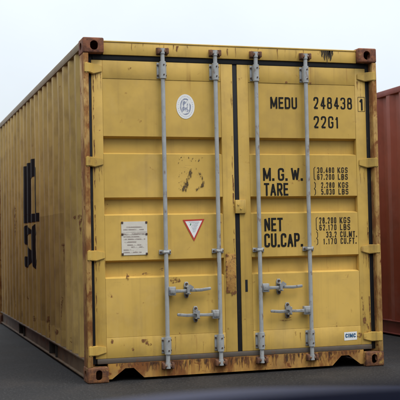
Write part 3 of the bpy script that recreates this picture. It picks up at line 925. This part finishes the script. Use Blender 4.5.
for d, xr in ((dl, (.624, 1.050)), (dr, (1.388, 1.814))):
    sp = []
    for x in xr:
        for z in (.945, 2.298):
            for k in range(3): sp.append((x + random.uniform(-.045, .045), z, random.uniform(.002, .005), random.uniform(.05, .20) * (.6 if z > 2 else 1)))
    drips(d, [q_ for q_ in sp if q_[1] < 2], .0612, MAT['run_faint'])
    sp = [(x + random.uniform(-.04, .04), .188, random.uniform(.002, .006), .012) for x in xr for k in range(4)]
    sp += [(random.uniform(xr[0] - .4, xr[1] + .05), random.uniform(.2, .32), random.uniform(.002, .006), random.uniform(.02, .12)) for k in range(7)]
    drips(d, [(a, b, c_, min(e, b - .178)) for a, b, c_, e in sp], .0583, MAT['run_faint'])
drips(header, [(random.uniform(.2, 2.2), 2.565, random.uniform(.001, .003), random.uniform(.02, .09)) for k in range(16)] + [(x + random.uniform(-.05, .05), 2.49, .004, .018) for x in (.624, 1.05, 1.388, 1.814) for k in range(3)], .0418, MAT['run'])
# rusted edges of the doors along the seals
drips(dl, [(.084 + random.random() * .006, random.uniform(.25, 2.35), random.uniform(.002, .006), random.uniform(.03, .15)) for k in range(26)], .0585, MAT['run'])
drips(dl, [(1.194 - random.random() * .006, random.uniform(.3, 2.35), random.uniform(.002, .005), random.uniform(.03, .12)) for k in range(16)], .0585, MAT['run'])
drips(dr, [(2.352 - random.random() * .006, random.uniform(.3, 1.2), random.uniform(.002, .006), random.uniform(.03, .15)) for k in range(16)], .0585, MAT['run'])
for d, x in ((dl, .13), (dr, W - .13)):
    drips(d, [(x + random.uniform(-.03, .025), z - .036, random.uniform(.002, .006), random.uniform(.04, .16)) for z in (2.362, 1.655, .950) for k in range(4)], .0586, MAT['run_faint'])

# ------------------------------------------------------------------ red container beside it
RM = dict(MAT)
RED = (0.235, 0.050, 0.028)
RM['door'] = RM['frame'] = RM['hinge'] = paint('red_door_paint', RED, spots=0.73, streak=0.68, streak_amt=0.3, dirt=0.2, dirt_col=(0.07, 0.03, 0.02))
RM['side'] = paint('red_side_paint', RED, spots=0.74, streak=0.68, streak_amt=0.3, dirt=0.3, dirt_col=(0.08, 0.03, 0.02), rough=0.45)
RM['rail'] = RM['rail_low'] = RM['post'] = RM['sill'] = paint('red_rail_paint', (0.20, 0.035, 0.024), spots=0.70, streak=0.66, streak_amt=0.4, dirt=0.35, dirt_col=(0.07, 0.03, 0.02))
red = empty('shipping_container', (3.63, -0.55, 0), 'dark red corrugated shipping container standing to the right behind the yellow one', 'shipping container', group='containers in the yard')
container(red, RM, False)

# unseen container added left of the picture edge to shade the yellow wall
def copy_tree(o, parent=None):
    c = o.copy(); COL.objects.link(c); c.parent = parent
    for ch in list(o.children): copy_tree(ch, c)
    return c
added_container = copy_tree(red)
added_container.location = (-3.62, 0.30, 0)
added_container['label'] = 'unseen dark red shipping container added to shade the left side of the yellow one'

# unseen building added behind the photographer to block low sky light from the doors
MAT['cladding'] = simple('added_shed_cladding', (0.16, 0.16, 0.155), 0.7, 0.15, 1.5)
MAT['roller'] = simple('dark_roller_door', (0.07, 0.075, 0.08), 0.6, 0.2, 2)
added_shed = empty('added_warehouse', (1.5, -19.0, 0), 'unseen long grey clad building added behind the camera to block low sky light', 'added_warehouse')
bm = newbm()
prev = None
n = 400
for i in range(n + 1):
    x = -30 + 60 * i / n
    y = 0 if (i % 4) in (0, 1) else -.05
    cur = [bm.verts.new((x, y, 0)), bm.verts.new((x, y, 7.6))]
    if prev: bm.faces.new((prev[0], cur[0], cur[1], prev[1]))
    prev = cur
wl_ = ob('wall', bm, MAT['cladding'], added_shed, smooth=False)
bm = newbm(); bx(bm, -30, 30, -16, -.06, 0, 7.55); ob('end_walls', bm, MAT['cladding'], added_shed, smooth=False)
bm = newbm()
prism(bm, [(.35, 7.61), (-8, 9.6), (-16.4, 7.61), (-16.4, 7.5), (-8, 9.45), (.35, 7.5)], -30.3, 30.3, 'X')
ob('roof', bm, MAT['roller'], added_shed, smooth=False)
for x in (-20, -8, 4, 16):
    bm = newbm()
    for k in range(20): bx(bm, x - 2.2, x + 2.2, .01, .05, .02 + k * .22, .225 + k * .22, .01, 1)
    d_ = ob('roller_door', bm, MAT['roller'], added_shed, smooth=False)
    bm = newbm()
    for sx in (-2.3, 2.22): bx(bm, x + sx, x + sx + .08, .01, .10, 0, 4.5)
    bx(bm, x - 2.3, x + 2.3, .01, .10, 4.501, 4.7)
    ob('door_frame', bm, MAT['cladding'], d_, smooth=False)

# ------------------------------------------------------------------ front end of the dark blue car in the foreground
t = NT('dark_blue_car_paint')
t.col(t.mix(t.noise(3, 4), (0.006, 0.010, 0.045), (0.008, 0.013, 0.055)))
t.rough(0.5); t.b.inputs['Specular IOR Level'].default_value = 0.6
MAT['car'] = t.m
MAT['tyre'] = simple('tyre_rubber', (0.02, 0.02, 0.02), 0.8)
MAT['rim'] = simple('alloy_rim', (0.5, 0.5, 0.52), 0.35, metallic=0.8)
MAT['black_plastic'] = simple('black_car_plastic', (0.015, 0.015, 0.016), 0.5)
t = NT('headlight_glass'); t.col((0.75, 0.78, 0.8)); t.rough(0.08); MAT['lamp'] = t.m

cpos = Vector((-1.4416, -7.4677, 0)) + r0 * .30
car = empty('parked_car', (cpos.x, cpos.y, 0), 'dark blue car bonnet out of focus along the bottom edge', 'car', rz=-yaw)
# local frame: x across, y forward, z up
HW = .80
def crown(u): return 1 - abs(u) ** 2.6
path = [(.98, .845), (1.2, .838), (1.4, .828), (1.6, .812), (1.75, .806), (1.88, .796), (1.98, .782), (2.06, .752), (2.11, .708), (2.14, .67)]
def top_pt(u, k):
    y, z = path[k]
    f = (y - .98) / 1.16
    yy = y - .20 * abs(u) ** 2.4 * f ** 3
    zz = z - .055 * abs(u) ** 2.6 - .055 * max(0, abs(u) - .86) / .14
    return Vector((HW * (1 - .10 * f ** 4) * u, yy, zz))
def grid(us, ks, fn):
    bm = newbm(); rows = [[bm.verts.new(fn(u, k)) for u in us] for k in ks]
    for i in range(len(rows) - 1):
        for j in range(len(us) - 1): bm.faces.new((rows[i][j], rows[i][j + 1], rows[i + 1][j + 1], rows[i + 1][j]))
    return bm
ks = range(len(path))
bon = [(-.80 + 1.6 * i / 24) for i in range(25)]
ob('bonnet', grid(bon, ks, top_pt), MAT['car'], car, ang=60, label='dark blue glossy bonnet')
WY, WR = 1.50, .305
for sgn in (-1, 1):
    us = [sgn * (.805 + .195 * i / 6) for i in range(7)]
    bm = newbm()
    rows = []
    for k in ks:
        row = [bm.verts.new(top_pt(u, k)) for u in us]
        e = row[-1].co
        dy = e.y - WY
        zb = .22
        if abs(dy) < .365: zb = WR + math.sqrt(.365 ** 2 - dy ** 2)
        for i in range(1, 6):
            u = i / 5
            row.append(bm.verts.new((e.x + sgn * .030 * math.sin(u * 2.4), e.y, e.z + (zb - e.z) * u)))
        rows.append(row)
    for i in range(len(rows) - 1):
        for j in range(len(rows[0]) - 1):
            f = (rows[i][j], rows[i][j + 1], rows[i + 1][j + 1], rows[i + 1][j])
            bm.faces.new(f if sgn > 0 else f[::-1])
    ob('wing', bm, MAT['car'], car, ang=60)
    # wheel
    bm = newbm()
    wx = sgn * .70
    cyl(bm, (wx - .095, WY, WR), (wx + .095, WY, WR), WR, 40)
    es = [e for e in bm.edges if len(e.link_faces) == 2 and e.calc_face_angle(0) > 1]
    bmesh.ops.bevel(bm, geom=es, offset=.03, segments=3, affect='EDGES')
    wh = ob('wheel', bm, MAT['tyre'], car)
    bm = newbm()
    xo = wx + sgn * .0955
    cyl(bm, (xo, WY, WR), (xo + sgn * .004, WY, WR), .045, 20)
    for i in range(5):
        a = 2 * math.pi * i / 5
        p = Vector((xo + sgn * .003, WY + math.cos(a) * .10, WR + math.sin(a) * .10))
        m = Matrix.Translation(p) @ Matrix.Rotation(a, 4, 'X')
        rr = bmesh.ops.create_cube(bm, size=1, matrix=m @ Matrix.Diagonal((.012, .17, .045, 1)))
    n = 32
    A = [bm.verts.new((xo + sgn * .004, WY + .205 * math.cos(2 * math.pi * i / n), WR + .205 * math.sin(2 * math.pi * i / n))) for i in range(n)]
    B = [bm.verts.new((xo + sgn * .007, WY + .180 * math.cos(2 * math.pi * i / n), WR + .180 * math.sin(2 * math.pi * i / n))) for i in range(n)]
    for i in range(n): bm.faces.new((A[i], A[(i + 1) % n], B[(i + 1) % n], B[i]))
    ob('rim', bm, MAT['rim'], wh)
# bumper skin below the bonnet edge
def bump_pt(u, k):
    p = top_pt(u, len(path) - 1)
    prof_ = [(.002, -.004), (.012, -.06), (.02, -.12), (.06, -.17), (.085, -.25), (.08, -.34), (.05, -.43), (-.02, -.47)]
    d = prof_[k]
    return Vector((p.x * (1 + .02 * (k > 2)), p.y + d[0], .67 + d[1] - .03 * abs(u) ** 2.6 * (1 - k / 7)))
ob('bumper', grid([-1 + 2 * i / 28 for i in range(29)], range(8), bump_pt), MAT['car'], car, ang=60)
bm = newbm()
for i in range(5): bx(bm, -.36, .36, 2.150, 2.172, .600 - i * .026, .612 - i * .026, .003)
ob('grille', bm, MAT['black_plastic'], car)
for sgn in (-1, 1):
    bm = newbm()
    bmesh.ops.create_uvsphere(bm, u_segments=24, v_segments=12, radius=1)
    for v in bm.verts: v.co = Vector((v.co.x * .15 + sgn * .52, v.co.y * .06 + 2.06 - .0, v.co.z * .055 + .585))
    ob('headlight', bm, MAT['lamp'], car)
bm = newbm(); bx(bm, -.76, .76, .90, .975, .25, .80, .01); bx(bm, -.60, .60, .98, 2.0, .22, .60, .02)
ob('engine_bay', bm, MAT['black_plastic'], car)

# scuttle panel at the foot of the windscreen, nearest the camera
MAT['scuttle'] = simple('dark_navy_scuttle_paint', (0.0012, 0.0016, 0.006), 0.8, 0.2, 8, spec=0.02)
bm = newbm()
secs = []
for i in range(31):
    u = -1 + 2 * i / 30
    zc = .941 - .055 * abs(u) ** 2.2
    yc = .93 - .16 * abs(u) ** 2
    secs.append([bm.verts.new((.76 * u, yc + a, zc + b)) for a, b in ((.055, -.075), (.045, -.03), (.020, -.006), (-.01, 0), (-.05, -.004), (-.10, -.02), (-.11, -.06), (0, -.075))])
for i in range(30):
    for j in range(8): bm.faces.new((secs[i][j], secs[i][(j + 1) % 8], secs[i + 1][(j + 1) % 8], secs[i + 1][j]))
bm.faces.new(secs[0]); bm.faces.new(secs[-1][::-1])
bmesh.ops.recalc_face_normals(bm, faces=bm.faces)
ob('scuttle', bm, MAT['scuttle'], car, ang=50)
